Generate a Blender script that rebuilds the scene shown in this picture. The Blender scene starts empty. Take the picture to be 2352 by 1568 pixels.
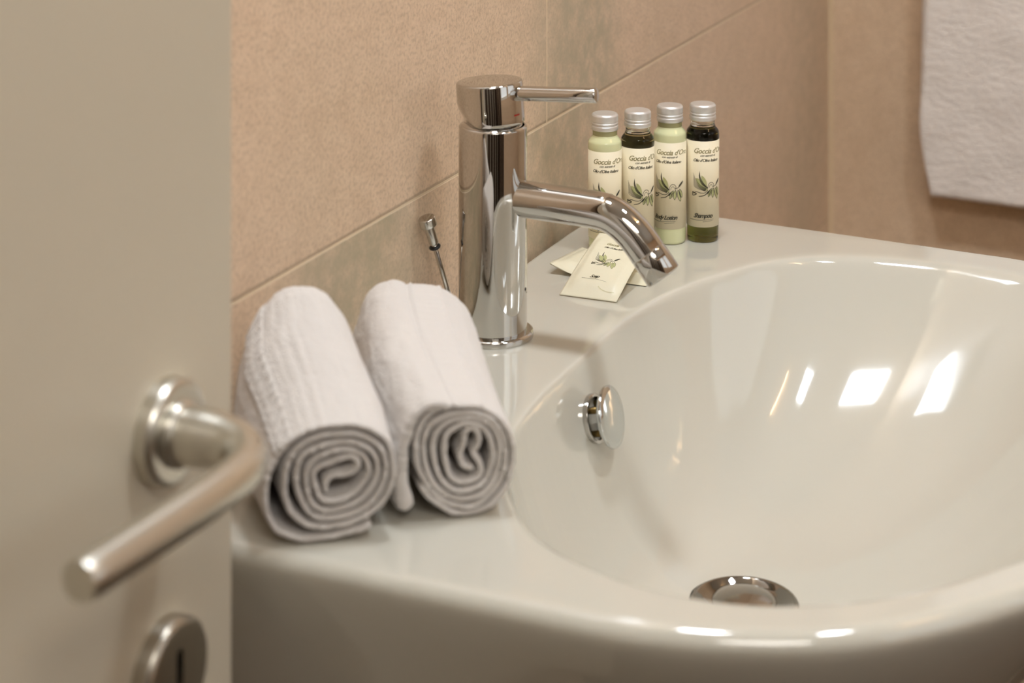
import bpy, bmesh, math, random
from mathutils import Vector, Matrix, noise

# ------------------------------------------------------------------ camera, world, light
C = bpy.context.scene.collection
sc = bpy.context.scene
F_PX, PHI = 4540.0, math.radians(23.7854)
DECK = 0.86                                   # basin deck height above the floor (m)
cam = bpy.data.cameras.new('camera')
cam.lens = F_PX / 2352 * 36; cam.sensor_width = 36
cam.shift_y = -(784 + 820) / 2352             # level camera, picture shifted down
cam.clip_start = 0.02
cam.dof.use_dof = True; cam.dof.focus_distance = 1.42; cam.dof.aperture_fstop = 6.6
camo = bpy.data.objects.new('camera', cam); C.objects.link(camo)
camo.location = (0, 0, DECK + 0.46)
camo.rotation_euler = (math.pi / 2, 0, PHI - math.pi / 2)
sc.camera = camo
sc.view_settings.view_transform = 'Standard'; sc.view_settings.look = 'None'
sc.view_settings.exposure = 0.67; sc.view_settings.gamma = 1.0; sc.view_settings.use_curve_mapping = False

world = bpy.data.worlds.new('world'); sc.world = world; world.use_nodes = True
world.node_tree.nodes['Background'].inputs[0].default_value = (0.75, 0.85, 1.0, 1)
world.node_tree.nodes['Background'].inputs[1].default_value = 1.0

def area(name, loc, rot, sx, sy, col, power):
    l = bpy.data.lights.new(name, 'AREA'); l.shape = 'RECTANGLE'; l.size = sx; l.size_y = sy
    l.color = col; l.energy = power
    o = bpy.data.objects.new(name, l); C.objects.link(o); o.location = loc; o.rotation_euler = rot
    return o
LAMP_E, WIN_E, CEIL_E, PANEL_E = 18.0, 0.35, 7.0, 62.0

# ------------------------------------------------------------------ helpers
def P(x, y, z): return (x / 1000.0, y / 1000.0, z / 1000.0 + DECK)   # millimetres, z = 0 on the deck
def srgb(r, g, b):
    f = lambda v: (v / 255 / 12.92) if v / 255 <= 0.04045 else ((v / 255 + 0.055) / 1.055) ** 2.4
    return (f(r), f(g), f(b), 1)

def mesh_obj(name, verts, faces, mat, parent=None, smooth=True, uvs=None, raw=False):
    me = bpy.data.meshes.new(name)
    me.from_pydata([P(*v) for v in verts] if not raw else verts, [], faces)
    me.update()
    if smooth:
        me.polygons.foreach_set('use_smooth', [True] * len(me.polygons))
    if uvs is not None:
        ul = me.uv_layers.new(name='UVMap')
        for l in me.loops: ul.data[l.index].uv = uvs[l.vertex_index]
    me.materials.append(mat)
    o = bpy.data.objects.new(name, me); C.objects.link(o)
    if parent is not None:
        o.parent = parent
        o.matrix_parent_inverse = Matrix.Identity(4)
    return o

def thing(name, label, cat, loc=(0, 0, 0), group=None):
    o = bpy.data.objects.new(name, None); C.objects.link(o)
    o.location = loc; o['label'] = label; o['category'] = cat; o.empty_display_size = 0.02
    if group: o['group'] = group
    return o
def tag(o, label, cat, group=None):
    o['label'] = label; o['category'] = cat
    if group: o['group'] = group
    return o
def rehome(root):
    """children were built in world coordinates: cancel the root's location"""
    inv = Matrix.Translation(root.location).inverted()
    for ch in root.children: ch.matrix_parent_inverse = inv
def autosmooth(o, ang=35):
    m = o.modifiers.new('edges', 'EDGE_SPLIT'); m.split_angle = math.radians(ang); return o

def lathe(prof, n=96, cap0=True, cap1=True):
    """profile of (radius, z); local axis z"""
    v, f = [], []
    for r, z in prof:
        for i in range(n):
            a = 2 * math.pi * i / n; v.append((r * math.cos(a), r * math.sin(a), z))
    for k in range(len(prof) - 1):
        for i in range(n):
            j = (i + 1) % n; f.append((k * n + i, k * n + j, (k + 1) * n + j, (k + 1) * n + i))
    if cap0: f.append(tuple(range(n - 1, -1, -1)))
    if cap1: f.append(tuple((len(prof) - 1) * n + i for i in range(n)))
    return v, f
def frame(axis):
    w = Vector(axis).normalized()
    h = Vector((0, 0, 1)) if abs(w.z) < 0.9 else Vector((1, 0, 0))
    u = h.cross(w).normalized(); return u, w.cross(u), w
def place(v, origin, axis=(0, 0, 1)):
    if tuple(axis) == (0, 0, 1): return [(p[0] + origin[0], p[1] + origin[1], p[2] + origin[2]) for p in v]
    u, t, w = frame(axis); o = Vector(origin)
    return [tuple(o + u * p[0] + t * p[1] + w * p[2]) for p in v]
def bev(pts, r=0.5, k=4):
    """round the inner corners of a lathe profile"""
    out = [pts[0]]
    for a, b, c in zip(pts, pts[1:], pts[2:]):
        A, B, D = Vector(a), Vector(b), Vector(c)
        d1, d2 = (A - B), (D - B); l = min(r, d1.length * .45, d2.length * .45)
        p0, p1 = B + d1.normalized() * l, B + d2.normalized() * l
        for i in range(k + 1):
            t = i / k; q = (p0.lerp(B, t)).lerp(B.lerp(p1, t), t); out.append((q.x, q.y))
    out.append(pts[-1]); return out
def catmull(pts, n=8):
    pts = [Vector(p) for p in pts]; out = []
    for i in range(len(pts) - 1):
        p0 = pts[max(i - 1, 0)]; p1 = pts[i]; p2 = pts[i + 1]; p3 = pts[min(i + 2, len(pts) - 1)]
        for k in range(n):
            t = k / n
            out.append(0.5 * ((2 * p1) + (p2 - p0) * t + (2 * p0 - 5 * p1 + 4 * p2 - p3) * t * t + (3 * p1 - p0 - 3 * p2 + p3) * t ** 3))
    out.append(pts[-1]); return out
def resample(pts, step):
    out = [pts[0].copy()]; acc = 0; last = pts[0].copy()
    for p in pts[1:]:
        d = (p - last).length
        while d >= step - 1e-9:
            last = last.lerp(p, step / d); out.append(last.copy()); d = (p - last).length
    if (out[-1] - pts[-1]).length > step * .3: out.append(pts[-1].copy())
    return out
def tube(path, radii, n=48, cap=True):
    path = [Vector(p) for p in path]; v, f = [], []
    up = None
    for i, p in enumerate(path):
        d = (path[min(i + 1, len(path) - 1)] - path[max(i - 1, 0)]).normalized()
        if up is None:
            up = Vector((0, 0, 1)) if abs(d.z) < .9 else Vector((1, 0, 0))
        up = (up - d * up.dot(d)).normalized(); s = d.cross(up)
        r = radii[i] if isinstance(radii, (list, tuple)) else radii
        for k in range(n):
            a = 2 * math.pi * k / n; v.append(tuple(p + (up * math.cos(a) + s * math.sin(a)) * r))
    for i in range(len(path) - 1):
        for k in range(n):
            j = (k + 1) % n; f.append((i * n + k, (i + 1) * n + k, (i + 1) * n + j, i * n + j))
    if cap:
        f.append(tuple(range(n))); f.append(tuple((len(path) - 1) * n + k for k in range(n - 1, -1, -1)))
    return v, f
def box(x0, y0, z0, x1, y1, z1):
    v = [(x0, y0, z0), (x1, y0, z0), (x1, y1, z0), (x0, y1, z0), (x0, y0, z1), (x1, y0, z1), (x1, y1, z1), (x0, y1, z1)]
    return v, [(3, 2, 1, 0), (4, 5, 6, 7), (0, 1, 5, 4), (1, 2, 6, 5), (2, 3, 7, 6), (3, 0, 4, 7)]
def join(*vf):
    V, Fc = [], []
    for v, f in vf:
        o = len(V); V += list(v); Fc += [tuple(i + o for i in q) for q in f]
    return V, Fc

# ------------------------------------------------------------------ materials
def mat(name, col=(0.8, 0.8, 0.8, 1), rough=0.5, metal=0.0, **kw):
    m = bpy.data.materials.new(name); m.use_nodes = True
    b = m.node_tree.nodes['Principled BSDF']
    b.inputs['Base Color'].default_value = col; b.inputs['Roughness'].default_value = rough
    b.inputs['Metallic'].default_value = metal
    for k, v in kw.items(): b.inputs[k.replace('_', ' ')].default_value = v
    return m
def N(m, t, **kw):
    n = m.node_tree.nodes.new(t)
    for k, v in kw.items(): setattr(n, k, v)
    return n
def L(m, a, b): m.node_tree.links.new(a, b)
def noise_tex(m, vec, scale, detail=4, rough=.5):
    n = N(m, 'ShaderNodeTexNoise'); n.inputs['Scale'].default_value = scale; n.inputs['Detail'].default_value = detail
    n.inputs['Roughness'].default_value = rough; L(m, vec, n.inputs['Vector']); return n.outputs['Fac']
def math_(m, op, a, b=None, c=None):
    n = N(m, 'ShaderNodeMath', operation=op)
    for i, x in enumerate((a, b, c)):
        if x is None: continue
        if isinstance(x, (int, float)): n.inputs[i].default_value = x
        else: L(m, x, n.inputs[i])
    return n.outputs[0]
def mixc(m, fac, a, b, mode='MIX'):
    n = N(m, 'ShaderNodeMix', data_type='RGBA', blend_type=mode)
    for s, x in ((n.inputs[0], fac), (n.inputs[6], a), (n.inputs[7], b)):
        if isinstance(x, (int, float)): s.default_value = x
        elif isinstance(x, tuple): s.default_value = x
        else: L(m, x, s)
    return n.outputs[2]
def ramp(m, fac, lo, hi):
    n = N(m, 'ShaderNodeMapRange'); n.inputs['From Min'].default_value = lo; n.inputs['From Max'].default_value = hi
    L(m, fac, n.inputs['Value']); return n.outputs[0]
def bump(m, h, strength, dist, prev=None):
    n = N(m, 'ShaderNodeBump'); n.inputs['Strength'].default_value = strength; n.inputs['Distance'].default_value = dist
    L(m, h, n.inputs['Height'])
    if prev is not None: L(m, prev, n.inputs['Normal'])
    L(m, n.outputs[0], m.node_tree.nodes['Principled BSDF'].inputs['Normal']); return n.outputs[0]

def tile_mat(name, along, joints_hi, joints_lo, bands, row0=.090, rowh=.300, base=(230, 202, 174), base2=(216, 192, 164)):
    """stone-look porcelain tile: speckle, soft vertical veins and light grout; along = world axis that runs along the wall"""
    m = mat(name, rough=.42); bs = m.node_tree.nodes['Principled BSDF']
    g = N(m, 'ShaderNodeNewGeometry'); sp = N(m, 'ShaderNodeSeparateXYZ'); L(m, g.outputs['Position'], sp.inputs[0])
    u = sp.outputs[along]; z = math_(m, 'SUBTRACT', sp.outputs[2], DECK)
    cv = N(m, 'ShaderNodeCombineXYZ'); L(m, u, cv.inputs[0]); L(m, z, cv.inputs[1]); vec = cv.outputs[0]
    big = noise_tex(m, vec, 5, 3); mid = noise_tex(m, vec, 55, 6, .65); fine = noise_tex(m, vec, 330, 5, .7)
    col = mixc(m, ramp(m, big, .35, .7), srgb(*base), srgb(*base2))
    col = mixc(m, math_(m, 'MULTIPLY', ramp(m, mid, .38, .75), .45), col, srgb(base2[0] - 30, base2[1] - 32, base2[2] - 32))
    col = mixc(m, math_(m, 'MULTIPLY', ramp(m, noise_tex(m, vec, 360, 2, .5), .47, .64), .42), col, srgb(base2[0] - 45, base2[1] - 46, base2[2] - 44))
    col = mixc(m, math_(m, 'MULTIPLY', ramp(m, noise_tex(m, vec, 300, 2, .6), .52, .68), .5), col, srgb(232, 208, 180))
    # greenish grey veins
    for (c, w, zlo, zhi, k) in bands:
        wob = math_(m, 'MULTIPLY', math_(m, 'SUBTRACT', noise_tex(m, vec, 14, 3), .5), .07)
        d = math_(m, 'ABSOLUTE', math_(m, 'SUBTRACT', math_(m, 'ADD', u, wob), c / 1000))
        a = ramp(m, d, w / 1000, w / 3500)
        a = math_(m, 'MULTIPLY', a, ramp(m, z, zlo / 1000 - .001, zlo / 1000)); a = math_(m, 'MULTIPLY', a, ramp(m, z, zhi / 1000 + .001, zhi / 1000))
        a = math_(m, 'MULTIPLY', a, math_(m, 'MULTIPLY', ramp(m, mid, .2, .62), k))
        col = mixc(m, a, col, srgb(176, 164, 138))
    # grout, plus the tile edge's shadow painted dark above it
    wrapz = math_(m, 'ABSOLUTE', math_(m, 'SUBTRACT', math_(m, 'MODULO', math_(m, 'ADD', math_(m, 'SUBTRACT', z, row0), rowh * 10.5), rowh), rowh / 2))
    gz = ramp(m, wrapz, .00125, .0007); edge_shade = ramp(m, math_(m, 'ABSOLUTE', math_(m, 'SUBTRACT', math_(m, 'SUBTRACT', math_(m, 'MODULO', math_(m, 'ADD', math_(m, 'SUBTRACT', z, row0), rowh * 10.5), rowh), rowh / 2), .0019)), .0012, .0003)
    hi = math_(m, 'MULTIPLY', ramp(m, z, .0899, .0901), ramp(m, z, .3901, .3899)); lo = ramp(m, z, .0901, .0899)
    gv = None
    for js, msk in ((joints_hi, hi), (joints_lo, lo)):
        for j in js:
            a = math_(m, 'MULTIPLY', ramp(m, math_(m, 'ABSOLUTE', math_(m, 'SUBTRACT', u, j / 1000)), .0016, .0008), msk)
            gv = a if gv is None else math_(m, 'MAXIMUM', gv, a)
    gall = gz if gv is None else math_(m, 'MAXIMUM', gz, gv)
    col = mixc(m, math_(m, 'MULTIPLY', edge_shade, .45), col, srgb(120, 100, 78))
    col = mixc(m, gall, col, srgb(224, 203, 172))
    L(m, col, bs.inputs['Base Color'])
    h = math_(m, 'ADD', math_(m, 'MULTIPLY', mid, .5), math_(m, 'MULTIPLY', fine, .5))
    nb = bump(m, h, .35, .0006); bump(m, gall, .5, -.0008, nb)
    return m

M = {}
M['tile_a'] = tile_mat('tile_sink_wall', 0, [1405, 2005, 805], [1290, 2490], [(1475, 120, 90, 390, 1), (1095, 110, -210, 90, 1), (1430, 130, -210, 90, 1), (2150, 110, -210, 90, .35)])
M['tile_b'] = tile_mat('tile_far_wall', 1, [-100], [-500], [(300, 70, -210, 90, .4)], row0=.12, rowh=.6, base=(232, 204, 172), base2=(224, 196, 164))
M['tile_c'] = tile_mat('tile_room', 1, [-600, 0], [-300], [(-400, 70, -210, 90, .4)])
m = mat('white_ceramic', srgb(197, 193, 181), .07, Coat_Weight=.7, IOR=1.52, Coat_Roughness=.03); M['ceramic'] = m
m = mat('chrome', (.56, .545, .52, 1), .03, 1.0); M['chrome'] = m
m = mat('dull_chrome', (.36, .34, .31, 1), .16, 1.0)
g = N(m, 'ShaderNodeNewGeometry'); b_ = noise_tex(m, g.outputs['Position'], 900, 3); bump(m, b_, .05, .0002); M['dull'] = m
M['satin'] = mat('satin_nickel', (.66, .64, .58, 1), .30, 1.0)
M['satin_face'] = mat('satin_nickel_plate', (.50, .47, .41, 1), .30, 1.0)
M['alu'] = mat('brushed_aluminium', (.80, .79, .78, 1), .38, .75)
M['rubber'] = mat('black_rubber', (.01, .01, .01, 1), .4)
M['red'] = mat('red_enamel', srgb(150, 20, 20), .3)
M['dark'] = mat('dark_hole', (.012, .009, .007, 1), .5)
M['brown_metal'] = mat('bronze_inner', srgb(110, 90, 50), .3, .8)
M['door'] = mat('door_laminate', srgb(202, 192, 172), .38)
M['paint'] = mat('white_paint', srgb(226, 224, 218), .8)
M['floor'] = mat('brown_floor_tile', srgb(74, 60, 46), .5)
M['dark_panel'] = mat('dark_reflection_panel', srgb(60, 46, 36), .4)
M['hall'] = mat('hall_dark', srgb(70, 58, 46), .7)
def terry(name, col, scale=1.0):
    m = mat(name, col, .95); bs = m.node_tree.nodes['Principled BSDF']
    bs.inputs['Sheen Weight'].default_value = .25; bs.inputs['Sheen Roughness'].default_value = .6
    bs.inputs['Subsurface Weight'].default_value = .0
    g = N(m, 'ShaderNodeNewGeometry')
    vo = N(m, 'ShaderNodeTexVoronoi'); vo.inputs['Scale'].default_value = 900 * scale; L(m, g.outputs['Position'], vo.inputs['Vector'])
    n1 = noise_tex(m, g.outputs['Position'], 450 * scale, 4, .65)
    h = math_(m, 'ADD', math_(m, 'MULTIPLY', vo.outputs['Distance'], -.6), n1)
    nb = bump(m, h, .55, .0011)
    if scale < 1:
        mp = N(m, 'ShaderNodeMapping'); mp.inputs['Scale'].default_value = (1, .45, 1); L(m, g.outputs['Position'], mp.inputs['Vector'])
        bump(m, noise_tex(m, mp.outputs[0], 170, 5, .7), 1.0, .0028, nb)
    return m
M['terry'] = terry('white_terry', srgb(208, 202, 197)); M['terry_far'] = terry('white_terry_hanging', srgb(247, 238, 230), .5)
M['bright'] = mat('bright_chrome', (.62, .64, .64, 1), .07, 1.0)

# ------------------------------------------------------------------ room
def struct(name, vf, mt, smooth=False):
    o = mesh_obj(name, vf[0], vf[1], mt, smooth=smooth); o['kind'] = 'structure'; return o
X0, X1, Y0, Y1, ZF, ZC = -900, 2255, -1500, 590, -860, 1540
struct('wall_sink_side', box(X0, Y1, ZF, X1 + 100, Y1 + 100, ZC), M['tile_a'])
struct('wall_far', box(X1, Y0, ZF, X1 + 100, Y1, ZC), M['tile_b'])
struct('wall_behind_camera', box(X0 - 100, Y0, ZF, X0, Y1, ZC), M['paint'])
struct('floor', box(X0 - 100, Y0 - 100, ZF - 60, X1 + 100, Y1 + 100, ZF), M['floor'])
struct('ceiling', box(X0 - 100, Y0 - 100, ZC, X1 + 100, Y1 + 100, ZC + 60), M['paint'])
# window wall opposite the sink: two openings, glowing panes added as unseen fill light
WIN = [(100, 1000), (1150, 2150)]; WZ0, WZ1 = 250, 1400
parts = [box(X0, Y0 - 100, ZF, X1, Y0, WZ0), box(X0, Y0 - 100, WZ1, X1, Y0, ZC)]
xs = [X0] + [v for w in WIN for v in w] + [X1]
for a, b in zip(xs[0::2], xs[1::2]): parts.append(box(a, Y0 - 100, WZ0, b, Y0, WZ1))
struct('wall_window_side', join(*parts), M['tile_c'])
mp = mat('window_fill_glow', (.8, .9, 1, 1), .3)
bs = mp.node_tree.nodes['Principled BSDF']; bs.inputs['Emission Color'].default_value = (.95, .97, 1, 1); bs.inputs['Emission Strength'].default_value = WIN_E
mf = mat('window_frame_paint', srgb(225, 222, 215), .4)
for i, (a, b) in enumerate(WIN):
    w = mesh_obj('window_%d' % (i + 1), *join(box(a, Y0 - 70, WZ0, a + 50, Y0 - 20, WZ1), box(b - 50, Y0 - 70, WZ0, b, Y0 - 20, WZ1),
        box(a + 50, Y0 - 70, WZ0, b - 50, Y0 - 20, WZ0 + 50), box(a + 50, Y0 - 70, WZ1 - 50, b - 50, Y0 - 20, WZ1)), mf, smooth=False)
    w['kind'] = 'structure'
    mesh_obj('pane', *box(a + 50, Y0 - 50, WZ0 + 50, b - 50, Y0 - 44, WZ1 - 50), mp, w, smooth=False)

# ceiling lamps: two square cool panels over the basin, a slim warm bar and a round opal fill light added behind the camera
def emis(name, col, e):
    m = mat(name, col, .4); b = m.node_tree.nodes['Principled BSDF']
    b.inputs['Emission Color'].default_value = col; b.inputs['Emission Strength'].default_value = e; return m
ml = emis('warm_light_tube', (1, .62, .32, 1), LAMP_E); mpn = emis('cool_light_panel', (.87, .93, .98, 1), PANEL_E); mc = emis('opal_fill_disc', (1, .95, .88, 1), CEIL_E)
for cx_, cy_, where in ((1120, 420, 'nearest the sink wall'), (1150, -150, 'farther from the sink wall')):
    t = thing('ceiling_panel_light', 'square white panel light on the ceiling ' + where, 'lamp', P(cx_, cy_, ZC), 'square panel lights on the ceiling')
    hx_, hy_, me_ = (95, 85, mpn) if cy_ > 0 else (95, 75, mpn)
    mesh_obj('light_frame', *box(cx_ - hx_ - 25, cy_ - hy_ - 25, ZC - 12, cx_ + hx_ + 25, cy_ + hy_ + 25, ZC), M['alu'], t, smooth=False)
    mesh_obj('diffuser', *box(cx_ - hx_, cy_ - hy_, ZC - 16, cx_ + hx_, cy_ + hy_, ZC - 12.5), me_, t, smooth=False)
    rehome(t)
t = thing('wall_light', 'small square cool light fixed on the tiled wall above the basin', 'lamp', P(1322, 590, 690))
mesh_obj('light_frame', *box(1250, 560, 635, 1395, 590, 745), M['alu'], t, smooth=False)
mesh_obj('diffuser', *box(1256, 557, 641, 1389, 560, 739), emis('cool_wall_panel', (.84, .92, 1, 1), 9.0), t, smooth=False)
rehome(t)
t = thing('bar_light', 'slim warm light bar on the ceiling in front of the basin', 'lamp', P(1350, -620, ZC))
mesh_obj('bracket', *box(1330, -630, ZC - 40, 1370, -610, ZC), M['alu'], t, smooth=False)
mesh_obj('light_tube', *tube([(1200, -620, ZC - 50), (1520, -620, ZC - 50)], 11, 24), ml, t)
rehome(t)
t = thing('opal_fill_light', 'round opal fill light added under the ceiling behind the camera', 'lamp', P(-420, -560, ZC))
mesh_obj('light_base', *((lambda v, f: (place(v, (-420, -560, ZC - 30)), f))(*lathe([(430, 0), (430, 30)], 64))), M['alu'], t)
mesh_obj('diffuser', *((lambda v, f: (place(v, (-420, -560, ZC - 60)), f))(*lathe([(330, 0), (390, 8), (415, 29)], 64))), mc, t)
rehome(t)
# unseen dark panels and pale strips, added as stripes for the chrome to reflect
M['trim'] = mat('pale_reflection_strip', srgb(190, 184, 168), .5)
for i, (a, b) in enumerate([(-860, -560), (-500, -260), (-200, 60)]):
    o = mesh_obj('door_%d' % (i + 2), *box(a, Y0, ZF, b, Y0 + 40, 1250), M['dark_panel'], smooth=False); o['kind'] = 'structure'  # dark panels added for the tap's reflections, not real doors
for i, a in enumerate([(-1480), (-1120), (-760), (-400), (-40)]):
    o = mesh_obj('door_%d' % (i + 5), *box(X0, a, ZF, X0 + 40, a + 300, 1250), M['dark_panel'], smooth=False); o['kind'] = 'structure'  # more added dark panels, seen only as reflections
    o = mesh_obj('trim_%d' % (i + 2), *box(X0, a + 305, ZF, X0 + 50, a + 345, 1250), M['trim'], smooth=False); o['kind'] = 'structure'  # pale strip added between the dark panels for reflected contrast
o = mesh_obj('trim_1', [(2249.5, 590.5, ZF), (2255.5, 584.5, ZF), (2255.5, 590.5, ZF), (2249.5, 590.5, ZC), (2255.5, 584.5, ZC), (2255.5, 590.5, ZC)], [(0, 2, 1), (3, 4, 5), (0, 1, 4, 3), (1, 2, 5, 4), (2, 0, 3, 5)], mat('corner_silicone', srgb(222, 196, 160), .6), smooth=False); o['kind'] = 'structure'

# ------------------------------------------------------------------ wash basin
BC = Vector((1192, 330)); DR = Vector((1181, 363)); DEPTH = 137
rim_n = [(472, 0), (472, 60), (466, 120), (454, 166), (436, 200), (414, 232), (388, 254), (356, 268), (325, 274), (290, 273), (262, 264), (232, 246), (205, 222), (178, 187), (155, 150), (139, 100), (130, 50), (128, 0)]
rim_f = [(472, 0), (472, 60), (466, 120), (454, 168), (440, 200), (420, 236), (393, 262), (360, 277), (325, 284), (290, 286), (262, 283), (232, 276), (205, 262), (178, 230), (155, 178), (139, 115), (130, 55), (128, 0)]
def dense(pts, k=5):
    return catmull([(u, y, 0) for y, u in pts], k)
out_n = [(586, 0), (586, 318), (585.5, 323), (583, 326.5), (579, 328), (540, 329), (500, 329), (440, 329), (380, 328), (335, 327), (300, 322), (268, 312), (236, 297), (204, 272), (172, 236), (142, 190), (117, 130), (103, 65), (99, 0)]
out_f = [(586, 0), (586, 160), (585.5, 200), (584, 250), (580, 300), (577, 318), (572, 326), (565, 329.5), (540, 330), (500, 329), (400, 325), (330, 321), (285, 318), (246, 315), (220, 306), (195, 286), (170, 250), (142, 196), (117, 134), (103, 67), (99, 0)]
def closed2(near, far, cx):
    f_ = dense(far)[:-1]; n_ = dense(near)
    return [Vector((cx + q.x, q.y)) for q in f_] + [Vector((cx - q.x, q.y)) for q in reversed(n_)][:-1]
def hit(poly, o, d):
    best = 0
    for i in range(len(poly)):
        a, b = poly[i] - o, poly[(i + 1) % len(poly)] - o
        e = b - a; den = d.x * e.y - d.y * e.x
        if abs(den) < 1e-9: continue
        t = (a.x * e.y - a.y * e.x) / den; s = (a.x * d.y - a.y * d.x) / den
        if t > 0 and -1e-6 <= s <= 1 + 1e-6: best = max(best, t)
    return best
rim = closed2(rim_n, rim_f, 1184); outp = closed2(out_n, out_f, 1194)
NT = 360
# angles: denser where the outline has corners
angs = sorted([2 * math.pi * i / NT for i in range(NT)] +
              [math.atan2(p.y - DR.y, p.x - DR.x) % (2 * math.pi) for p in outp if p.y > 560])
rows = []
RD = 34.2
ratio = [i / 60 for i in range(61)]
def depth_at(s, p=2.6):
    a = DEPTH * (1 - s ** p); k = 4.0
    return -(a + math.sqrt(a * a + k * k)) / 2
V, Fc = [], []; cols = []
for a in angs:
    d = Vector((math.cos(a), math.sin(a)))
    R = hit(rim, DR, d); O = hit(outp, DR, d)
    wallside = max(0, d.y) ** 2
    p = 2.7 + 1.0 * wallside + 2.6 * max(0, -d.x) ** 1.5
    z0 = depth_at(RD / R, p); col = []
    for i in range(70):
        t = i / 69; t = 1 - (1 - t) ** 1.35
        r = RD + (R + 14 - RD) * t; r = min(r, O - 9)
        z = depth_at(r / R, p); col.append((r, z))
    zl = 0.0
    re = max(O - 9, col[-1][0] + .5)
    zend = col[-1][1]
    for t in (.25, .5, .75, 1): col.append((col[69][0] + (re - col[69][0]) * t, zend * (1 - t)))
    eo = 9.0 if d.y < .9 else 2.0
    for k in range(1, 11):
        b = math.pi / 2 * k / 10; col.append((re + (O - re) * math.sin(b), -eo + eo * math.cos(b)))
    back = max(0.0, min(1.0, (d.y - .35) / .3)) * (1 if O > 0 else 0)
    yb = DR.y + d.y * O
    back = 1.0 if yb > 575 else 0.0
    for (dz, dr) in ((14, 2), (22, 6.5), (34, 14), (52, 27), (78, 46), (108, 70), (140, 102), (165, 140), (180, 172)):
        wf = min(1.0, max(0.0, (.35 - d.y) / .6)) if d.x < 0 else 1.0
        dr = dr * (.6 + .4 * wf)
        col.append((max(O - dr, 60), -dz))
    cols.append([(DR.x + d.x * r, max(DR.y + d.y * r, min(yb, 586) - 1.4 * max(0, -z - 60) if yb > 575 and q_ > 84 else -9e9), z) for q_, (r, z) in enumerate(col)])
nr = len(cols[0]); na = len(cols)
V = [p for c_ in cols for p in c_]
for i in range(na):
    j = (i + 1) % na
    for k in range(nr - 1): Fc.append((i * nr + k, i * nr + k + 1, j * nr + k + 1, j * nr + k))
Fc.append(tuple(i * nr + nr - 1 for i in range(na)))
basin = thing('wash_basin', 'white glazed ceramic wash basin with an oval bowl, against the beige tiled wall', 'basin', P(1194, 330, -180))
bowl = mesh_obj('basin_body', V, Fc, M['ceramic'], basin)

def inner_pt(x, z_want):
    """wall-side bowl surface above the drain line"""
    a = math.pi / 2; R = hit(rim, DR, Vector((0, 1)))
    r = R
    while depth_at(r / R, 3.4) > z_want: r -= .1
    return DR.y + r
# drain
zb = depth_at(RD / 109.0, 3.4)
zb = -DEPTH + 1.2
drain = thing('drain', 'round polished metal drain with a domed plug at the bottom of the basin bowl', 'drain', P(DR.x, DR.y, zb))
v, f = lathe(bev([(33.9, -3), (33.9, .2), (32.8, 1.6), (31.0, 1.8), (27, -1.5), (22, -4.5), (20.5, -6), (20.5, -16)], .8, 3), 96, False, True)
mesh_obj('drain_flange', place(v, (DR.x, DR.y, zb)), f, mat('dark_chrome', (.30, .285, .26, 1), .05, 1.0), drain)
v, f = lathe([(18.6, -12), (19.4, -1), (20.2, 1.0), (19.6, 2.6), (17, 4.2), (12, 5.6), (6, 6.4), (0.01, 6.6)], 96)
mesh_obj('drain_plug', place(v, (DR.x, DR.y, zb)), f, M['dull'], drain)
rehome(drain)
v, f = lathe([(36, -30), (36, -2.5), (35, -2.5), (35, -28)], 96, True, False)
# overflow cap
oz = -36.5; oy = inner_pt(1181, oz); tl = math.radians(14)
on = (0, -math.cos(tl), math.sin(tl)); ob = Vector((1180, oy - 1, oz))
ov = thing('overflow_cap', 'round chrome overflow cover standing off the inner side of the basin bowl', 'overflow cover', P(*ob))
u_, t_, w_ = frame(on)
def oplace(prof, off, n=96, c0=True, c1=True):
    v, f = lathe(prof, n, c0, c1); return place(v, tuple(ob + w_ * off), on), f
mesh_obj('overflow_ring', *oplace(bev([(15.2, -6), (15.2, 1.2), (13.2, 1.6), (12.6, 0), (12.6, -8)], .5, 3), 0, 96, False, False), M['chrome'], ov)
mesh_obj('overflow_hole', *oplace([(12.8, -8), (12.8, -3.0), (12.2, -2.5)], 0, 64), M['dark'], ov)
pr = []
for k in range(4):
    a = math.pi / 4 + k * math.pi / 2
    c0 = ob + (u_ * math.cos(a) + t_ * math.sin(a)) * 10.3 - w_ * 3
    pr.append(tube([c0, c0 + w_ * 11], 2.2, 12))
mesh_obj('standoff_pins', *join(*pr), M['brown_metal'], ov)
mesh_obj('cover_disc', *oplace(bev([(14, 8.6), (18.6, 9.2), (19.3, 10.6), (18.9, 11.9), (16, 12.9), (11, 13.5), (5, 13.8), (.01, 13.85)], .5, 3), 0), M['bright'], ov)
rehome(ov)
rehome(basin)

# ------------------------------------------------------------------ tap
TX, TY = 1197, 541.5
tap = thing('mixer_tap', 'tall chrome single-lever basin mixer tap standing on the basin deck', 'tap', P(TX, TY, 0))
v, f = lathe(bev([(22, 0), (27.2, 0), (27.2, 3.6), (25.8, 4.6), (22, 4.8)], .6, 3), 128, True, True)
autosmooth(mesh_obj('base_flange', place(v, (TX, TY, 0)), f, M['chrome'], tap), 50)
v, f = lathe(bev([(21.5, 3), (22.8, 4.6), (22.8, 139.2), (21.3, 140.6), (20.7, 139.2), (20.7, 134)], .5, 4), 160)
autosmooth(mesh_obj('tap_body', place(v, (TX, TY, 0)), f, M['chrome'], tap), 50)
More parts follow.
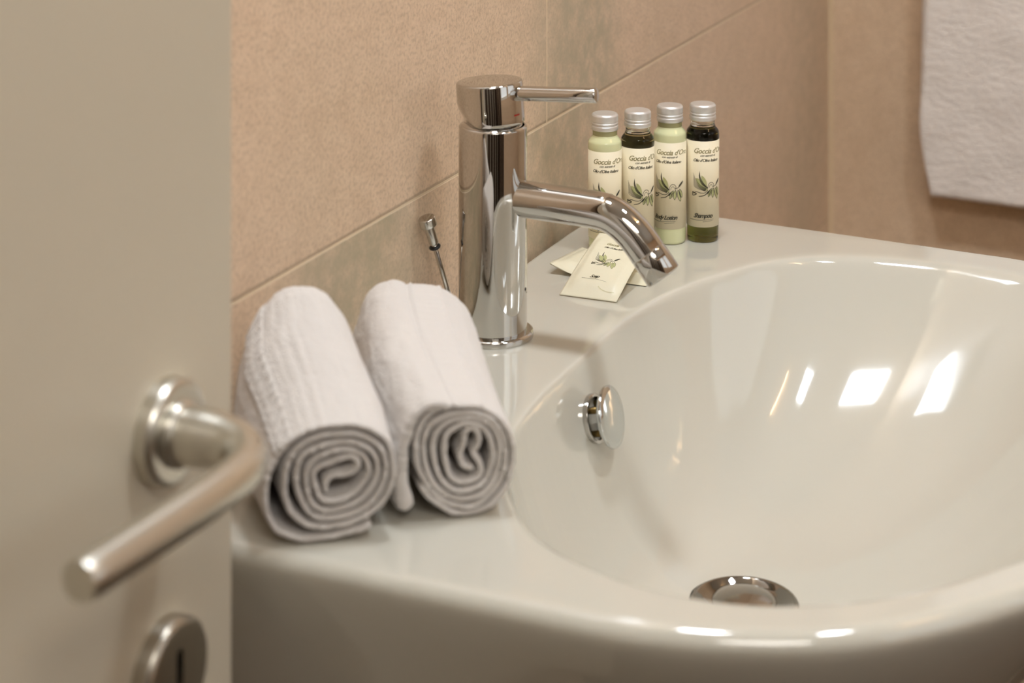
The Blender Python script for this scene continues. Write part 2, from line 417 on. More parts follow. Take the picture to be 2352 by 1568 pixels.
# rotating head with cut-away back, tilted a little with the raised lever
HT = math.radians(3.6); hc = Vector((TX, TY + .8, 139)); hax = Vector((0, math.sin(HT), math.cos(HT)))
n = 192; V = []; Fc = []
prof = []
for i in range(n):
    a = 2 * math.pi * i / n; ca, sa = math.cos(a), math.sin(a)
    # sa = +1 faces the tiled wall
    cut = min(1.0, max(0.0, (sa + .15) / .95)); cut = cut * cut * (3 - 2 * cut)
    rr = 22.3; A = [(18.2, 2.5), (21.6, 2.6), (22.1, 2.8), (rr, 3.4), (rr, 6)]; B = [(18.2, 2.5), (18.3, 6.5), (19.6, 9.3), (21.5, 13.2), (rr, 17.2)]
    col = [(a_[0] + (b_[0] - a_[0]) * cut, a_[1] + (b_[1] - a_[1]) * cut) for a_, b_ in zip(A, B)] + [(rr, 28.6), (rr - .25, 29.4), (rr - .9, 29.9), (rr - 2, 30), (rr * .5, 30)]
    prof.append([(ca * r, sa * r, z) for r, z in col])
k = len(prof[0])
u2 = Vector((1, 0, 0)); t2 = hax.cross(u2)
for col in prof:
    for p in col: V.append(tuple(hc + u2 * p[0] + t2 * p[1] + hax * p[2]))
for i in range(n):
    j = (i + 1) % n
    for q in range(k - 1): Fc.append((i * k + q, j * k + q, j * k + q + 1, i * k + q + 1))
Fc.append(tuple(i * k + k - 1 for i in range(n)))
Fc.append(tuple(i * k for i in range(n - 1, -1, -1)))
autosmooth(mesh_obj('tap_head', V, Fc, M['chrome'], tap), 40)
v, f = lathe(bev([(20.6, -3), (20.6, 1.6), (19.2, 2.6), (18.3, 3.0), (17.6, 6)], .4, 3), 128)
autosmooth(mesh_obj('neck_ring', place(v, tuple(hc)), f, M['chrome'], tap), 50)
ld = Vector((0, -math.cos(HT), math.sin(HT)))
l0 = hc + hax * 22.2 + ld * 17
lev = [(l0 + ld * d) for d in (0, 10, 20, 40, 58.5, 59.2, 59.5)]
o = mesh_obj('lever', *tube(lev, [4.9, 4.9, 4.9, 4.9, 4.9, 4.6, 3.8], 48), M['chrome'], tap); autosmooth(o, 50)
# red mark
V = []; Fc = []
for i in range(7):
    a = math.radians(-90 - 22 + i * 2.3)
    for dz in (-.55, .55): V.append(tuple(hc + u2 * (22.38 * math.cos(a)) + t2 * (22.38 * math.sin(a)) + hax * (9.2 + dz)))
for i in range(6): Fc.append((2 * i, 2 * i + 2, 2 * i + 3, 2 * i + 1))
mesh_obj('hot_water_mark', V, Fc, M['red'], tap)['label'] = 'small red dash'
# spout
sp = catmull([(TX, TY - 12, 93.5), (TX, 512, 93), (TX, 494, 92.6), (TX, 477, 92.2), (TX, 461.5, 91.0), (TX, 451.5, 87.0), (TX, 443.2, 80.8), (TX, 437.2, 74.5), (TX, 432, 68)], 10)
mesh_obj('spout', *tube(sp, 12.0, 96), M['chrome'], tap)
d = (sp[-1] - sp[-3]).normalized()
e0 = sp[-1]
ring = [e0 - d * .3, e0 + d * .25, e0 + d * .3, e0 + d * .8, e0 + d * 16.6, e0 + d * 17.2]
o = mesh_obj('aerator', *tube(ring, [11.4, 11.4, 11.8, 12.0, 12.0, 11.4], 96), M['chrome'], tap); autosmooth(o, 50)
v, f = lathe([(10.5, 0), (10.5, .5)], 48); 
mesh_obj('aerator_outlet', place(v, tuple(e0 + d * 16.9), tuple(d)), f, M['dark'], tap)
# small grub screw on the body
v, f = lathe([(1.1, 0), (1.1, .3)], 16)
a = math.radians(-84)
mesh_obj('grub_screw', place(v, (TX + 22.7 * math.cos(a), TY + 22.7 * math.sin(a), 33), (math.cos(a), math.sin(a), 0)), f, M['dark'], tap)
rehome(tap)

# pop-up rod
b0 = Vector((1201, 568.5, 0)); b1 = Vector((1178, 581, 77.5)); ax = (b1 - b0).normalized(); Lr = (b1 - b0).length
pop = thing('drain_lift_rod', 'thin chrome pop-up drain rod with a small knob leaning behind the tap', 'drain rod', P(*b0))
v, f = lathe([(1.7, -1), (1.7, Lr - 8)], 24); mesh_obj('rod', place(v, b0, ax), f, M['chrome'], pop)
v, f = lathe(bev([(1.7, 0), (3.0, 0), (3.3, 1.2), (3.3, 13.5), (1, 13.6)], .3, 2), 32); o = mesh_obj('collar', place(v, b0 + ax * (Lr - 18.5), ax), f, M['chrome'], pop)
v, f = lathe(bev([(1.7, 0), (3.6, 0), (4.1, .9), (3.6, 1.8), (1.7, 1.8)], .3, 3), 32); mesh_obj('rubber_ring', place(v, b0 + ax * (Lr - 21.5), ax), f, M['rubber'], pop)['label'] = 'black rubber ring'
v, f = lathe(bev([(1, 0), (5.6, 0), (5.8, .6), (5.8, 5.6), (5.3, 6.2), (1, 6.2)], .3, 3), 48); autosmooth(mesh_obj('knob', place(v, b0 + ax * (Lr - 5), ax), f, M['chrome'], pop), 50)
rehome(pop)

# ------------------------------------------------------------------ rolled towels
def spiral_towel(name, label, zpts, origin, mm, stations, alpha, th, band=None, seed=1, tail=None, M_ax=110, flare=None):
    rnd = random.Random(seed)
    pts = [Vector(((x - origin[0]) / mm, -(y - origin[1]) / mm, 0)) for x, y in zpts]
    cl = resample(catmull(pts, 8), .85)
    def build(cl, th, outer_from, nm, parent, mt, tailmode=False):
        n = len(cl)
        for i, p in enumerate(cl):
            q = noise.noise_vector(Vector((p.x * .12, p.y * .12, seed + i * .008)))
            cl[i] = p + Vector((q.x, q.y, 0)) * .5
        nor = []
        for i in range(n):
            d = (cl[min(i + 1, n - 1)] - cl[max(i - 1, 0)]).normalized(); nor.append(Vector((-d.y, d.x, 0)))
        # choose outward side from the signed turning
        turn = sum((cl[i] - cl[i - 1]).cross(cl[i + 1] - cl[i]).z for i in range(1, n - 1))
        if turn > 0: nor = [-q for q in nor]
        arc = [0]
        for i in range(1, n): arc.append(arc[-1] + (cl[i] - cl[i - 1]).length)
        # axial stations in 0..1, plus rounded front lip
        lip = [(-1.15, .25), (-1.0, .55), (-.65, .82), (-.2, .96)]
        st = [(l, w, 0.0) for l, w in lip] + [(0, 1, i / (M_ax - 1)) for i in range(M_ax)]
        sa, ca = math.sin(alpha), math.cos(alpha)
        V = []
        rings = []
        for (l, w, t) in st:
            # interpolate stations
            for q in range(len(stations) - 1):
                if stations[q][0] <= t <= stations[q + 1][0]: break
            A, B = stations[q], stations[q + 1]; k = (t - A[0]) / (B[0] - A[0]); k = k * k * (3 - 2 * k) * .5 + k * .5
            cx, cy, cz, s1, s2 = [A[1 + j] + (B[1 + j] - A[1 + j]) * k for j in range(5)]
            endr = 1.0 if t < .93 else math.sqrt(max(.02, 1 - ((t - .93) / .07) ** 2)) * .45 + .55
            for side in (1, -1):
                rng = range(n) if side == 1 else range(n - 1, -1, -1)
                for i in rng:
                    tt = th * (1 + .18 * noise.noise(Vector((arc[i] * .15, 7 * t, seed)))) * .5 * w * (1 + (.75 * (arc[i] / arc[-1]) ** 3 if tailmode else 0))
                    edge = min(1, (min(i, n - 1 - i) + .4) / 2.5); tt *= math.sqrt(edge) if edge < 1 else 1
                    p = cl[i] + nor[i] * tt * side
                    # fine terry roughness
                    if side == 1:
                        dn = noise.noise(Vector((arc[i] * 1.4, t * 190, seed * 3.1))) * .22 + noise.noise(Vector((arc[i] * .25, t * 14, seed))) * (.28 if seed == 2 else .5) * (1 if t > .02 else .3)
                        if band and arc[-1] - band[1] < arc[i] < arc[-1] - band[0] and not tailmode:
                            bu = (arc[i] - (arc[-1] - band[1])) / (band[1] - band[0]); wdw = min(1, min(bu, 1 - bu) * 6)
                            ln = t * band[4]
                            rdg = abs(math.sin(math.pi * (ln / band[2] + bu * band[5]))) ** .7
                            dn = dn * .35 + band[3] * wdw * (rdg - .55)
                            if bu < .08 or bu > .92: dn += .8
                    else:
                        dn = noise.noise(Vector((arc[i] * 1.4, t * 150, seed * 5.1))) * .18
                    p = p + nor[i] * dn
                    if tailmode: s1 = min(s1, 1.14)
                    a, b = p.x * s1 * endr, p.y * s2 * endr
                    ax_off = l * th * .5 + 1.1 * noise.noise(Vector((arc[i] * .06, seed, 3))) + .9 * noise.noise(Vector((arc[i] * .35, seed, 9))) + (rnd.random() - .5) * .5 * (l < 0)
                    V.append((cx + sa * a + ca * ax_off, cy - ca * a + sa * ax_off, max(cz + b, .25 + .1 * rnd.random())))
            rings.append(2 * n)
        Fc = []; m2 = 2 * n
        for r in range(len(st) - 1):
            for i in range(m2):
                j = (i + 1) % m2; Fc.append((r * m2 + i, (r + 1) * m2 + i, (r + 1) * m2 + j, r * m2 + j))
        for r in (0, len(st) - 1):
            for i in range(n - 1):
                a, b, c_, d_ = r * m2 + i, r * m2 + i + 1, r * m2 + m2 - 2 - i, r * m2 + m2 - 1 - i
                Fc.append((a, b, c_, d_) if r == 0 else (d_, c_, b, a))
        return mesh_obj(nm, V, Fc, mt, parent)
    body = build(cl, th, 0, name, None, M['terry'])
    tag(body, label, 'towel', 'rolled face towels on the basin')
    if tail:
        tp = [Vector(((x - origin[0]) / mm, -(y - origin[1]) / mm, 0)) for x, y in tail[0]]
        build(resample(catmull(tp, 8), .9), tail[1], 0, 'loose_fold', body, M['terry'], True)
    return body

T1 = [(775, 955), (780, 870), (840, 805), (960, 805), (1050, 770), (1082, 700), (1040, 640), (960, 632), (860, 668), (760, 695), (680, 730), (655, 800), (690, 910), (730, 1010), (820, 1045), (930, 1030), (1030, 990), (1120, 910), (1185, 820), (1180, 720), (1110, 620), (980, 570), (820, 580), (680, 630), (600, 720), (595, 880), (640, 1030), (730, 1115), (880, 1125), (1050, 1085), (1180, 985), (1258, 840), (1258, 690), (1185, 570), (1020, 502), (820, 498), (650, 540), (535, 630), (505, 780), (525, 950), (585, 1090), (690, 1185), (880, 1195), (1100, 1155), (1260, 1030), (1335, 880), (1345, 700), (1275, 550), (1120, 448), (920, 412), (720, 420), (550, 495), (430, 630), (390, 800), (400, 980), (460, 1130), (590, 1240), (800, 1278), (1050, 1245), (1270, 1135), (1385, 980), (1420, 800), (1395, 600), (1295, 450), (1120, 350), (900, 320), (680, 338), (480, 420), (330, 560), (240, 750), (205, 940), (230, 1120), (330, 1280), (540, 1372), (800, 1372), (1050, 1340), (1215, 1285)]
spiral_towel('face_towel', 'white rolled terry towel nearest the door, with a ribbed strip along its left side', T1, (820, 860), 18.5,
             [(0, 888, 493, 31, 1, 1), (.3, 912, 514, 37, 1.06, 1.2), (.6, 930, 534, 44, 1.07, 1.42), (.85, 950, 549, 51, .95, 1.62), (1, 962, 557, 53, .78, 1.66)],
             math.radians(35), 3.1, band=(90, 102, 7.5, 3.0, 120, .9), seed=2)
T2 = [(930, 925), (835, 900), (800, 800), (845, 690), (850, 590), (900, 545), (975, 590), (985, 690), (930, 790), (985, 870), (1005, 960), (950, 1032), (850, 1058), (752, 1030), (690, 950), (662, 830), (655, 700), (675, 600), (760, 530), (880, 500), (1010, 540), (1085, 640), (1122, 780), (1105, 920), (1060, 1040), (960, 1112), (830, 1132), (705, 1100), (620, 1000), (565, 870), (545, 710), (580, 570), (680, 480), (830, 450), (1000, 470), (1120, 560), (1180, 700), (1182, 880), (1132, 1050), (1010, 1175), (855, 1212), (700, 1180), (565, 1065), (485, 900), (455, 720), (480, 560), (565, 460), (720, 400), (900, 400), (1080, 470), (1200, 600), (1242, 780), (1232, 960), (1160, 1120), (1035, 1240), (880, 1290), (700, 1245), (540, 1125), (440, 960), (390, 800), (390, 620), (440, 470), (540, 370), (700, 320), (880, 330), (1050, 385), (1200, 500), (1292, 660), (1315, 850), (1285, 1030), (1195, 1190), (1050, 1310), (850, 1352), (680, 1300), (520, 1180), (430, 1050)]
spiral_towel('face_towel', 'white rolled terry towel next to the tap, with a flat woven band along its top', T2, (840, 845), 18.0,
             [(0, 942, 443, 30.3, 1, 1), (.25, 972, 466, 32, 1.08, 1.07), (.5, 1004, 491, 35, 1.2, 1.14), (.8, 1047, 519, 37, 1.24, 1.2), (1, 1073, 534, 38, 1.16, 1.22)],
             math.radians(35), 3.1, band=(106, 122, 7, .7, 170, .2), seed=5,
             tail=([(700, 325), (560, 300), (430, 340), (330, 460), (270, 640), (245, 830), (240, 1000), (262, 1140), (290, 1260)], 5.6))

# ------------------------------------------------------------------ bottles
def text_mesh(s, size, shear=.35, bold=0.0, spacing=1.0):
    cu = bpy.data.curves.new('t', 'FONT'); cu.body = s; cu.size = size; cu.shear = shear; cu.align_x = 'LEFT'; cu.offset = bold
    cu.space_character = spacing; cu.resolution_u = 3
    o = bpy.data.objects.new('t', cu); C.objects.link(o)
    dg = bpy.context.evaluated_depsgraph_get(); dg.update()
    me = o.evaluated_get(dg).to_mesh()
    v = [(p.co.x, p.co.y) for p in me.vertices]; f = [tuple(p.vertices) for p in me.polygons]
    o.evaluated_get(dg).to_mesh_clear(); bpy.data.objects.remove(o); bpy.data.curves.remove(cu)
    return v, f
def stroke(pts, w0, w1=None, n=5):
    pl = catmull([(x, y, 0) for x, y in pts], n); w1 = w0 if w1 is None else w1
    V, Fc = [], []
    for i, p in enumerate(pl):
        d = (pl[min(i + 1, len(pl) - 1)] - pl[max(i - 1, 0)]).normalized(); t = i / (len(pl) - 1); w = (w0 + (w1 - w0) * t) * .5
        V += [(p.x - d.y * w, p.y + d.x * w), (p.x + d.y * w, p.y - d.x * w)]
    for i in range(len(pl) - 1): Fc.append((2 * i, 2 * i + 1, 2 * i + 3, 2 * i + 2))
    return V, Fc
def leaf(x, y, ang, ln, w, n=8):
    """filled leaf shape: quads between two arcs"""
    V, Fc = [], []; ca, sa = math.cos(ang), math.sin(ang)
    for i in range(n + 1):
        t = i / n; h = w * math.sin(math.pi * t) ** .8 * .5
        for s in (1, -1): V.append((x + ca * ln * t - sa * h * s, y + sa * ln * t + ca * h * s))
    for i in range(n): Fc.append((2 * i, 2 * i + 1, 2 * i + 3, 2 * i + 2))
    return V, Fc
def outline(x, y, ang, ln, w, lw=.22):
    ca, sa = math.cos(ang), math.sin(ang); r = []
    for s in (1, -1):
        r.append(stroke([(x + ca * ln * t - sa * w * .5 * s * math.sin(math.pi * t) ** .8, y + sa * ln * t + ca * w * .5 * s * math.sin(math.pi * t) ** .8) for t in (0, .15, .35, .5, .7, .88, 1)], lw, lw, 3))
    return join(*r)
# sprig: origin lower left, about 24 wide and 20 high
def sprig():
    g, k = [], []
    D = math.radians
    g += [leaf(12.4, 6.8, D(139), 12.5, 4.6), leaf(11.6, 9.6, D(119), 8.5, 3.0)]
    g += [leaf(15.5, 8.2, D(-118), 6, 2.4), leaf(17.2, 8.5, D(-97), 6.5, 2.5), leaf(19.2, 8.3, D(-72), 8, 2.8), leaf(20.8, 8.8, D(-68), 6.2, 2.4)]
    # wing feathers
    for i in range(6):
        t = i / 5
        k.append(stroke([(11.5 - 1.0 * t, 8.4 - 1.6 * t), (6.4 - 1.2 * t, 10.6 - 2.6 * t), (2.6 - 1.0 * t, 14.6 - 5.0 * t), (.6 + .8 * t, 18.2 - 7.0 * t)], .32, .16))
    for i in range(5):
        t = i / 4
        k.append(stroke([(12.2, 9.0 - .5 * t), (8.8 - .7 * t, 12.2 - 1.2 * t), (6.6 - .5 * t, 16 - 2.0 * t), (6.0 - .5 * t, 19.8 - 2.6 * t)], .32, .16))
    k.append(stroke([(12.5, 7.5), (10, 5.6), (6.8, 5.4), (3.4, 6.0), (.4, 4.6)], .34)); k.append(stroke([(.2, 5.9), (1.6, 5.2), (3.6, 4.6), (.3, 3.4), (.2, 5.9)], .5))
    k.append(stroke([(12.4, 5.8), (9.8, 3.9), (7.0, 3.2), (5.4, 3.0)], .6, .25))
    k.append(stroke([(12.2, 8.0), (12.8, 10.6), (14.4, 12.2), (16.6, 11.9), (17.6, 10.4), (17.0, 8.8)], .3)); k.append(stroke([(13.4, 8.6), (14.0, 10.2), (15.4, 10.8), (16.4, 9.8)], .22))
    k.append(stroke([(16.5, 9.4), (19.0, 9.8), (21.4, 11.0), (24.6, 13.4)], .42, .3)); k.append(leaf(19.5, 10.4, D(38), 6, 1.1))
    for a in ((15.5, 8.2, D(-118), 6, 2.4), (17.2, 8.5, D(-97), 6.5, 2.5), (19.2, 8.3, D(-72), 8, 2.8), (20.8, 8.8, D(-68), 6.2, 2.4)): k.append(outline(*a, .32))
    k.append(leaf(14.2, 7.2, D(-140), 4.0, 1.3)); k.append(leaf(17.6, 8.0, D(-84), 4.5, .6)); k.append(leaf(20.0, 7.8, D(-70), 5.5, .7)); k.append(leaf(15.2, 7.5, D(-115), 4.4, .7))
    return join(*g), join(*k)
GREEN, INK = [([(x, y * 1.16) for x, y in q[0]], q[1]) for q in sprig()]
M['label'] = mat('cream_paper', srgb(229, 217, 188), .55)
M['ink'] = mat('dark_olive_ink', srgb(52, 50, 36), .5)
M['gold_ink'] = mat('gold_olive_ink', srgb(158, 150, 108), .4, .2)
M['leaf_ink'] = mat('leaf_green_ink', srgb(178, 178, 126), .5)
M['lotion'] = mat('pale_green_lotion', srgb(216, 217, 172), .12, Coat_Weight=.6, Coat_Roughness=.03, Subsurface_Weight=.15)
M['lotion'].node_tree.nodes['Principled BSDF'].inputs['Subsurface Radius'].default_value = (.004, .004, .002)
M['neck_haze'] = mat('cloudy_neck_plastic', srgb(160, 156, 112), .2, Coat_Weight=.4)
def glassy(name, col, absorb=None, dens=0, rough=.0, ior=1.47):
    m = mat(name, col, rough, Transmission_Weight=1.0, IOR=ior)
    if absorb:
        va = N(m, 'ShaderNodeVolumeAbsorption'); va.inputs['Color'].default_value = absorb; va.inputs['Density'].default_value = dens
        L(m, va.outputs[0], m.node_tree.nodes['Material Output'].inputs['Volume'])
    return m
M['clear'] = glassy('clear_bottle_plastic', (.96, .98, .93, 1))
M['shampoo'] = glassy('dark_olive_liquid', (1, 1, 1, 1), (.50, .52, .07, 1), 165, ior=1.42)
M['gel'] = glassy('olive_liquid', (1, 1, 1, 1), (.60, .56, .02, 1), 36, ior=1.42)

def wrap(vf, u0, v0, facing, r, z0, cx, cy):
    """flat print (mm) onto the label cylinder; facing = azimuth of u=0"""
    out = []
    for x, y in vf[0]:
        a = facing + (u0 + x) / r
        out.append((cx + r * math.cos(a), cy + r * math.sin(a), z0 + v0 + y))
    return out, vf[1]
def bottle(cx, cy, rot, kind, product, label, lean=0):
    g_ = thing('toiletry_bottle', label, 'bottle', P(cx, cy, 0), 'miniature toiletry bottles on the basin corner')
    def put(nm, prof, m_, c0=True, c1=True, n=64, par=None):
        v, f = lathe(prof, n, c0, c1); return mesh_obj(nm, place(v, (cx, cy, 0)), f, m_, par or g_)
    outer = bev([(.01, .6), (9.8, .6), (11.0, 0), (12.0, 1.4), (12.25, 9), (12.5, 76), (12.8, 80), (12.5, 84), (9.6, 87.6), (9.2, 89), (9.2, 95), (.01, 95.2)], 1.3, 4)
    if kind == 'lotion':
        put('bottle_body', outer, M['lotion'], False, False)
        put('neck', [(9.26, 86.9), (9.3, 88.5), (9.3, 94)], M['neck_haze'], False, False)['label'] = 'cloudy green bottle neck'
    else:
        k_ = [q for q in outer if q[1] < 87.9]
        put('liquid', k_ + [(.01, k_[-1][1] + .2)], M[kind], False, False)['label'] = 'dark olive liquid'
        put('bottle_neck', [(k_[-1][0], k_[-1][1] + .6)] + [q for q in outer if q[1] >= 88.2] , M['clear'], True, False)
    rl = 12.72
    put('label_sleeve', [(12.45, 12.2), (rl - .22, 12.2), (rl, 78), (12.4, 78)], M['label'], False, False, 96)['label'] = 'cream paper label'
    sl = g_.children[-1] if False else [o for o in C.objects if o.parent == g_ and o.name.startswith('label_sleeve')][-1]
    fc = math.atan2(-cy, -cx) + rot           # azimuth that faces the camera, turned by rot
    rr = rl + .05; st_ = -12.0
    def pr(nm, vf, u, v_, m_):
        V, Fc = wrap(vf, u, v_, fc, rr, 0, cx, cy); o = mesh_obj(nm, V, Fc, m_, sl, smooth=False); return o
    t1 = text_mesh("Goccia d'Oro", 5.4, .35, .07, .92); t2_ = text_mesh('con estratti di', 2.3, .4, .03, .95); t3 = text_mesh("Olio d'Oliva Italiano", 3.1, .4, .05, .88)
    pr('title_lettering', t1, st_ + .5, 69.0, M['gold_ink'])
    pp = [(wrap(t2_, st_ + 6, 66.6, fc, rr, 0, cx, cy)), (wrap(t3, st_ + .2, 62.6, fc, rr, 0, cx, cy))]
    if product:
        t4 = text_mesh(product, 4.6, .45, .10, .85)
        pp.append(wrap(t4, st_ + .5 if product == 'Shampoo' else st_ - 1.5, 19.6, fc, rr, 0, cx, cy))
        pp.append(wrap(stroke([(-3, 0), (4, -.3), (10, .1), (17, .35)], .3, .18), st_, 18.0, fc, rr, 0, cx, cy))
        pp.append(wrap(stroke([(8, -1.0), (12, -.6), (16, -.2)], .25, .15), st_, 17.6, fc, rr, 0, cx, cy))
    pp.append(wrap(INK, st_ - .4, 32.4, fc, rr + .02, 0, cx, cy))
    V, Fc = join(*pp); mesh_obj('print', V, Fc, M['ink'], sl, smooth=False)
    pr('olive_sprig', GREEN, st_ - .4, 32.4, M['leaf_ink'])
    cap = bev([(9.0, 92.6), (10.0, 92.4), (10.25, 93.2), (10.25, 95.6), (9.4, 96.1), (9.4, 96.7), (10.2, 97.2), (10.2, 97.9), (9.55, 98.3), (9.55, 98.7), (10.15, 99.2), (10.1, 103.3), (9.3, 104.5), (8, 104.8), (.01, 104.8)], .35, 3)
    put('screw_cap', cap, M['alu'], True, False, 72)['label'] = 'silver screw cap'
    rehome(g_); return g_
bottle(1396.1, 538.6, math.radians(8), 'lotion', 'Body Lotion', 'miniature bottle of pale green lotion at the left end, nearest the tiled wall')
bottle(1416, 519.5, math.radians(18), 'gel', None, 'miniature bottle of dark olive liquid between two pale green lotion bottles')
bottle(1441.5, 502.5, math.radians(-2), 'lotion', 'Body Lotion', 'miniature bottle of pale green lotion standing between the two dark olive bottles')
bottle(1456.5, 481, math.radians(18), 'shampoo', 'Shampoo', 'miniature bottle of dark olive shampoo at the right end of the row')

# ------------------------------------------------------------------ soap sachets
M['sachet'] = mat('cream_sachet_paper', srgb(224, 217, 192), .32)
g = N(M['sachet'], 'ShaderNodeNewGeometry'); bump(M['sachet'], noise_tex(M['sachet'], g.outputs['Position'], 130, 3), .25, .0012)
def sachet_fn(c00, c10, c11, c01, thick, lift, seed):
    """returns top(u, v), bottom(u, v); corners are near-left, near-right, far-right, far-left"""
    c = [Vector(q) for q in (c00, c10, c11, c01)]
    def base(u, v): return (c[0] * (1 - u) + c[1] * u) * (1 - v) + (c[3] * (1 - u) + c[2] * u) * v
    nrm = (c[1] - c[0]).cross(c[3] - c[0]).normalized()
    def e(x, m_=.14): x = max(0, min(1, (min(x, 1 - x)) / m_)); return x * x * (3 - 2 * x)
    def h(u, v): return thick * e(u, .16) * e(v, .22) + .6 * noise.noise(Vector((u * 5, v * 5, seed)))
    def top(u, v): return base(u, v) + nrm * (.5 + max(h(u, v), 0) + lift(u, v))
    def bot(u, v): return base(u, v) + nrm * (.15 + lift(u, v) * .9)
    return top, bot, nrm
def sachet(label, corners, thick, lift, seed, lettering=True):
    top, bot, nrm = sachet_fn(*corners, thick, lift, seed)
    nu, nv = 36, 54; V, Fc = [], []
    for fn in (top, bot):
        for j in range(nv + 1):
            for i in range(nu + 1): V.append(tuple(fn(i / nu, j / nv)))
    W = nu + 1; o = W * (nv + 1)
    for j in range(nv):
        for i in range(nu):
            a = j * W + i; Fc.append((a, a + 1, a + 1 + W, a + W)); Fc.append((o + a, o + a + W, o + a + 1 + W, o + a + 1))
    for i in range(nu):
        Fc.append((i, o + i, o + i + 1, i + 1)); a = nv * W + i; Fc.append((a, a + 1, o + a + 1, o + a))
    for j in range(nv):
        a = j * W; Fc.append((a, a + W, o + a + W, o + a)); a = j * W + nu; Fc.append((a, o + a, o + a + W, a + W))
    s = mesh_obj('soap_sachet', V, Fc, M['sachet']); tag(s, label, 'soap packet', 'soap packets on the basin')
    wmm = (Vector(corners[1]) - Vector(corners[0])).length; hmm = (Vector(corners[3]) - Vector(corners[0])).length
    def put(nm, vf, u0, v0, sc_, m_):
        VV = [tuple(top((u0 + x * sc_) / wmm, (v0 + y * sc_) / hmm) + nrm * .18) for x, y in vf[0]]
        mesh_obj(nm, VV, vf[1], m_, s, smooth=False)
    if lettering:
        put('title_lettering', text_mesh("Goccia d'Oro", 5, .35, .06, .92), 13, 57, .78, M['gold_ink'])
        put('print', join(*[([(x * .78 + dx, y * .78 + dy) for x, y in q[0]], q[1]) for q, dx, dy in
            ((text_mesh("Olio d'Oliva Italiano", 3.1, .4, .04, .88), 13, 53), (text_mesh('Soap', 5.4, .45, .06, .85), 15.5, 18.5), (stroke([(-6, -1.6), (3, -1.6), (14, -2.2), (19, -3.4)], .3, .15), 15, 18.2), (INK, 11, 30))]), 0, 0, 1, M['ink'])
        put('olive_sprig', GREEN, 11, 30, .78, M['leaf_ink'])
        put('faint_lettering', stroke([(0, 0), (3, -2.2), (8, -3.6), (13, -3.2)], .7, .5), 25, 11, 1, M['sprint'])
    return s
M['sprint'] = mat('pale_print', srgb(205, 198, 160), .4)
sachet('cream paper soap packet lying underneath, crosswise, beside the bottles',
       [(1330, 556, .3), (1331, 482, .3), (1376, 484, .3), (1388, 554, .3)], 5.0,
       lambda u, v: 7.5 * max(0, 1 - u / .35) ** 1.5 * (1 - v * .6), 3, False)
sachet('cream paper soap packet with a printed olive sprig, lying on top under the tap spout',
       [(1289, 531.5, .4), (1290, 489, .4), (1357, 487, 25), (1359, 528.5, 25)], 2.4,
       lambda u, v: 1.5 * math.sin(math.pi * v) , 8, True)

# ------------------------------------------------------------------ room door with handle
DY = 521
door = mesh_obj('door_1', *box(39, DY, ZF + 8, 839, DY + 40, 1240), M['door'], smooth=False); door['kind'] = 'structure'
bv = door.modifiers.new('b', 'BEVEL'); bv.width = .0015; bv.segments = 3
def dlathe(nm, prof, cx, cz, m_, parent, n=96):
    v, f = lathe(prof, n); return mesh_obj(nm, place(v, (cx, DY, cz), (0, -1, 0)), f, m_, parent)
hx, hz = 778, 93
hd = thing('door_handle', 'satin nickel lever handle with a round rose on the open door', 'door handle', P(hx, DY, hz))
autosmooth(dlathe('rose', bev([(24.6, 0), (24.6, 6.2), (23.2, 8.8), (21, 9.4), (12, 9.6)], 1.2, 4), hx, hz, M['satin'], hd), 60)
dlathe('collar', bev([(15.5, 8), (15.5, 12), (13.5, 14), (10, 14)], .8, 4), hx, hz, M['satin'], hd)
lp = catmull([(hx, DY - 9, hz), (hx, DY - 24, hz), (hx - .5, DY - 36, hz), (hx - 6, DY - 48, hz), (hx - 18, DY - 56, hz), (hx - 34, DY - 59, hz), (hx - 60, DY - 59.5, hz + .3), (hx - 95, DY - 58, hz + .6), (hx - 141, DY - 55.5, hz + 1)], 8)
rad = []
for i in range(len(lp)):
    t = i / (len(lp) - 1); rad.append(13.6 - 4.6 * min(1, max(0, (t - .12) / .38)) ** .9)
rad[-1] = 8.2; rad[-2] = 8.9
autosmooth(mesh_obj('lever', *tube(lp, rad, 64), M['satin'], hd), 60)
rehome(hd)
kz = -20
ke = thing('keyhole_escutcheon', 'round satin nickel keyhole plate on the open door below its lever handle', 'keyhole plate', P(hx, DY, kz))
# plate with a real slot: ring between circle and slot outline
slot = []
for i in range(96):
    a = 2 * math.pi * i / 96; ca, sa = math.cos(a), math.sin(a); hw, hh = 3.0, 12.5
    k = 6.0; r = (abs(ca / hw) ** k + abs(sa / hh) ** k) ** (-1 / k); slot.append((r * ca, r * sa))
V, Fc = [], []
prof = [(26, 0), (26, 6.2), (25.4, 8.0), (24, 9.2), (22.3, 9.6)]
for r, z in prof:
    for i in range(96):
        a = 2 * math.pi * i / 96; V.append((r * math.cos(a), r * math.sin(a), z))
for t in (.5, .95, 1):
    for i in range(96):
        a = 2 * math.pi * i / 96; x, y = 22.3 * math.cos(a), 22.3 * math.sin(a); V.append((x + (slot[i][0] - x) * t, y + (slot[i][1] - y) * t, 9.6))
for i in range(96): V.append((slot[i][0], slot[i][1], 1))
for k_ in range(8):
    for i in range(96):
        j = (i + 1) % 96; Fc.append((k_ * 96 + i, k_ * 96 + j, (k_ + 1) * 96 + j, (k_ + 1) * 96 + i))
autosmooth(mesh_obj('plate', place(V, (hx, DY, kz), (0, -1, 0)), Fc, M['satin_face'], ke), 40)
mesh_obj('keyhole', *((lambda v, f: (place(v, (hx, DY, kz), (0, -1, 0)), f))(*box(-4, -13.5, .2, 4, 13.5, 1.0))), M['dark'], ke, smooth=False)['label'] = 'dark keyhole slot'
rehome(ke)

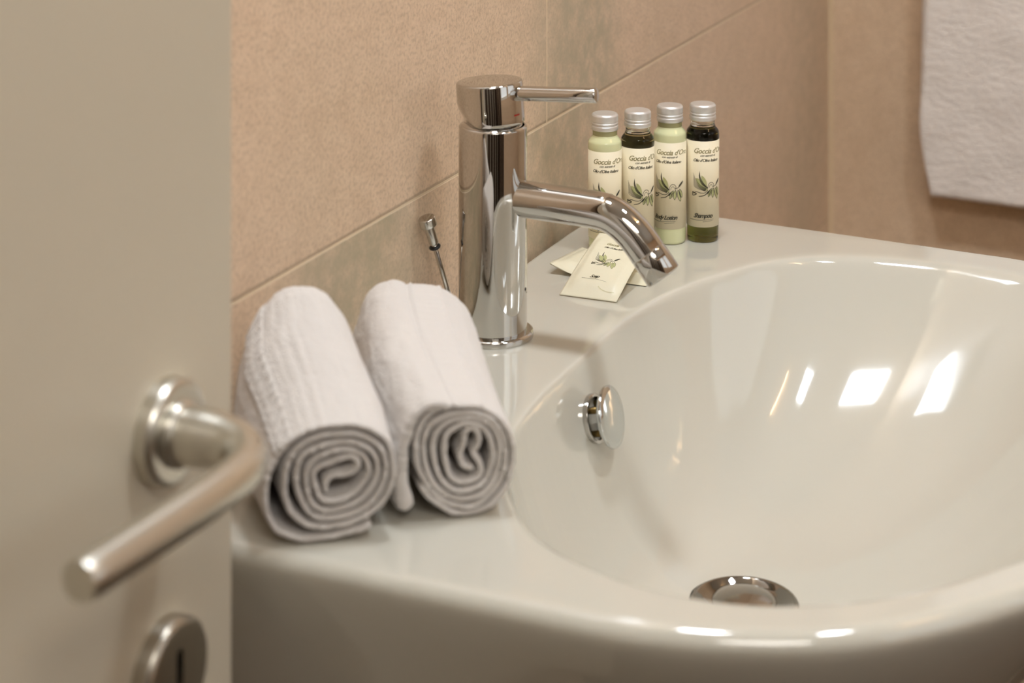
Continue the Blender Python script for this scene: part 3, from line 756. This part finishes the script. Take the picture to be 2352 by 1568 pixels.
# ------------------------------------------------------------------ hanging towel on the far wall
rail = thing('towel_rail', 'chrome towel rail on the far tiled wall carrying the hanging towel', 'towel rail', P(2255, 260, 640))
mesh_obj('bar', *tube([(2205, 520, 640), (2205, 0, 640)], 8, 24), M['chrome'], rail)
for y in (500, 20): mesh_obj('rail_post', *tube([(2205, y, 640), (2256, y, 640)], 7, 20), M['chrome'], rail)
rehome(rail)
V, Fc = [], []
ny, nz = 90, 200
def edge_l(z): return 466 + 8 * math.exp(-((z + 60) / 70) ** 2) - 3 * math.exp(-((z + 160) / 25) ** 2) + 1.2 * math.sin(z * .05)
ring_ = []
prof = []   # cross-section path going up the front, over the rail, down the back
for i in range(nz + 1):
    z = -156 + (640 + 156) * i / nz; prof.append((2213 - 20 * (i / nz), z))
for i in range(1, 12):
    a = math.pi * i / 12; prof.append((2205 - 13 * math.cos(a), 640 + 13 * math.sin(a)))
for i in range(60): prof.append((2218 + 10 * i / 59, 640 - 700 * i / 59))
pv = [Vector((x, z, 0)) for x, z in prof]; T = 3.5
def side_pts(sgn):
    out = []
    for i, p in enumerate(pv):
        d = (pv[min(i + 1, len(pv) - 1)] - pv[max(i - 1, 0)]).normalized(); out.append((p + Vector((-d.y, d.x, 0)) * T * sgn))
    return out
sec = side_pts(1) + [pv[-1] + Vector((0, -2, 0))] + list(reversed(side_pts(-1))) + [pv[0] + Vector((0, -3.5, 0))]
ns = len(sec)
for j in range(ny + 1):
    v_ = j / ny
    for k_, p in enumerate(sec):
        z = p.y; y = edge_l(min(z, 300)) - v_ * 400
        e = min(1, min(v_, 1 - v_) * 60 + .35)
        w = 2.2 * math.sin(y * .021 + z * .004) + noise.noise(Vector((y * .03, z * .02, 1))) * 2
        cx_ = p.x if k_ < ns else p.x
        mid = 2213 - 20 * max(0, min(1, (z + 156) / 796))
        xx = p.x + (w if z < 500 and p.x < 2214 else 0) + noise.noise(Vector((y * .5, z * .5, 4))) * .5
        zz = z - (v_ * 400) * .018 * max(0, 1 - (z + 156) / 120) + noise.noise(Vector((y * .2, 5, 1))) * 1.0 * (1 if z < -140 else 0)
        V.append((xx, y, zz))
for j in range(ny):
    for k_ in range(ns):
        q = (k_ + 1) % ns; Fc.append((j * ns + k_, j * ns + q, (j + 1) * ns + q, (j + 1) * ns + k_))
Fc.append(tuple(range(ns - 1, -1, -1))); Fc.append(tuple(ny * ns + i for i in range(ns)))
ht = mesh_obj('hanging_towel', V, Fc, M['terry_far'])
tag(ht, 'large white bath towel hanging on the far tiled wall at the right', 'towel')
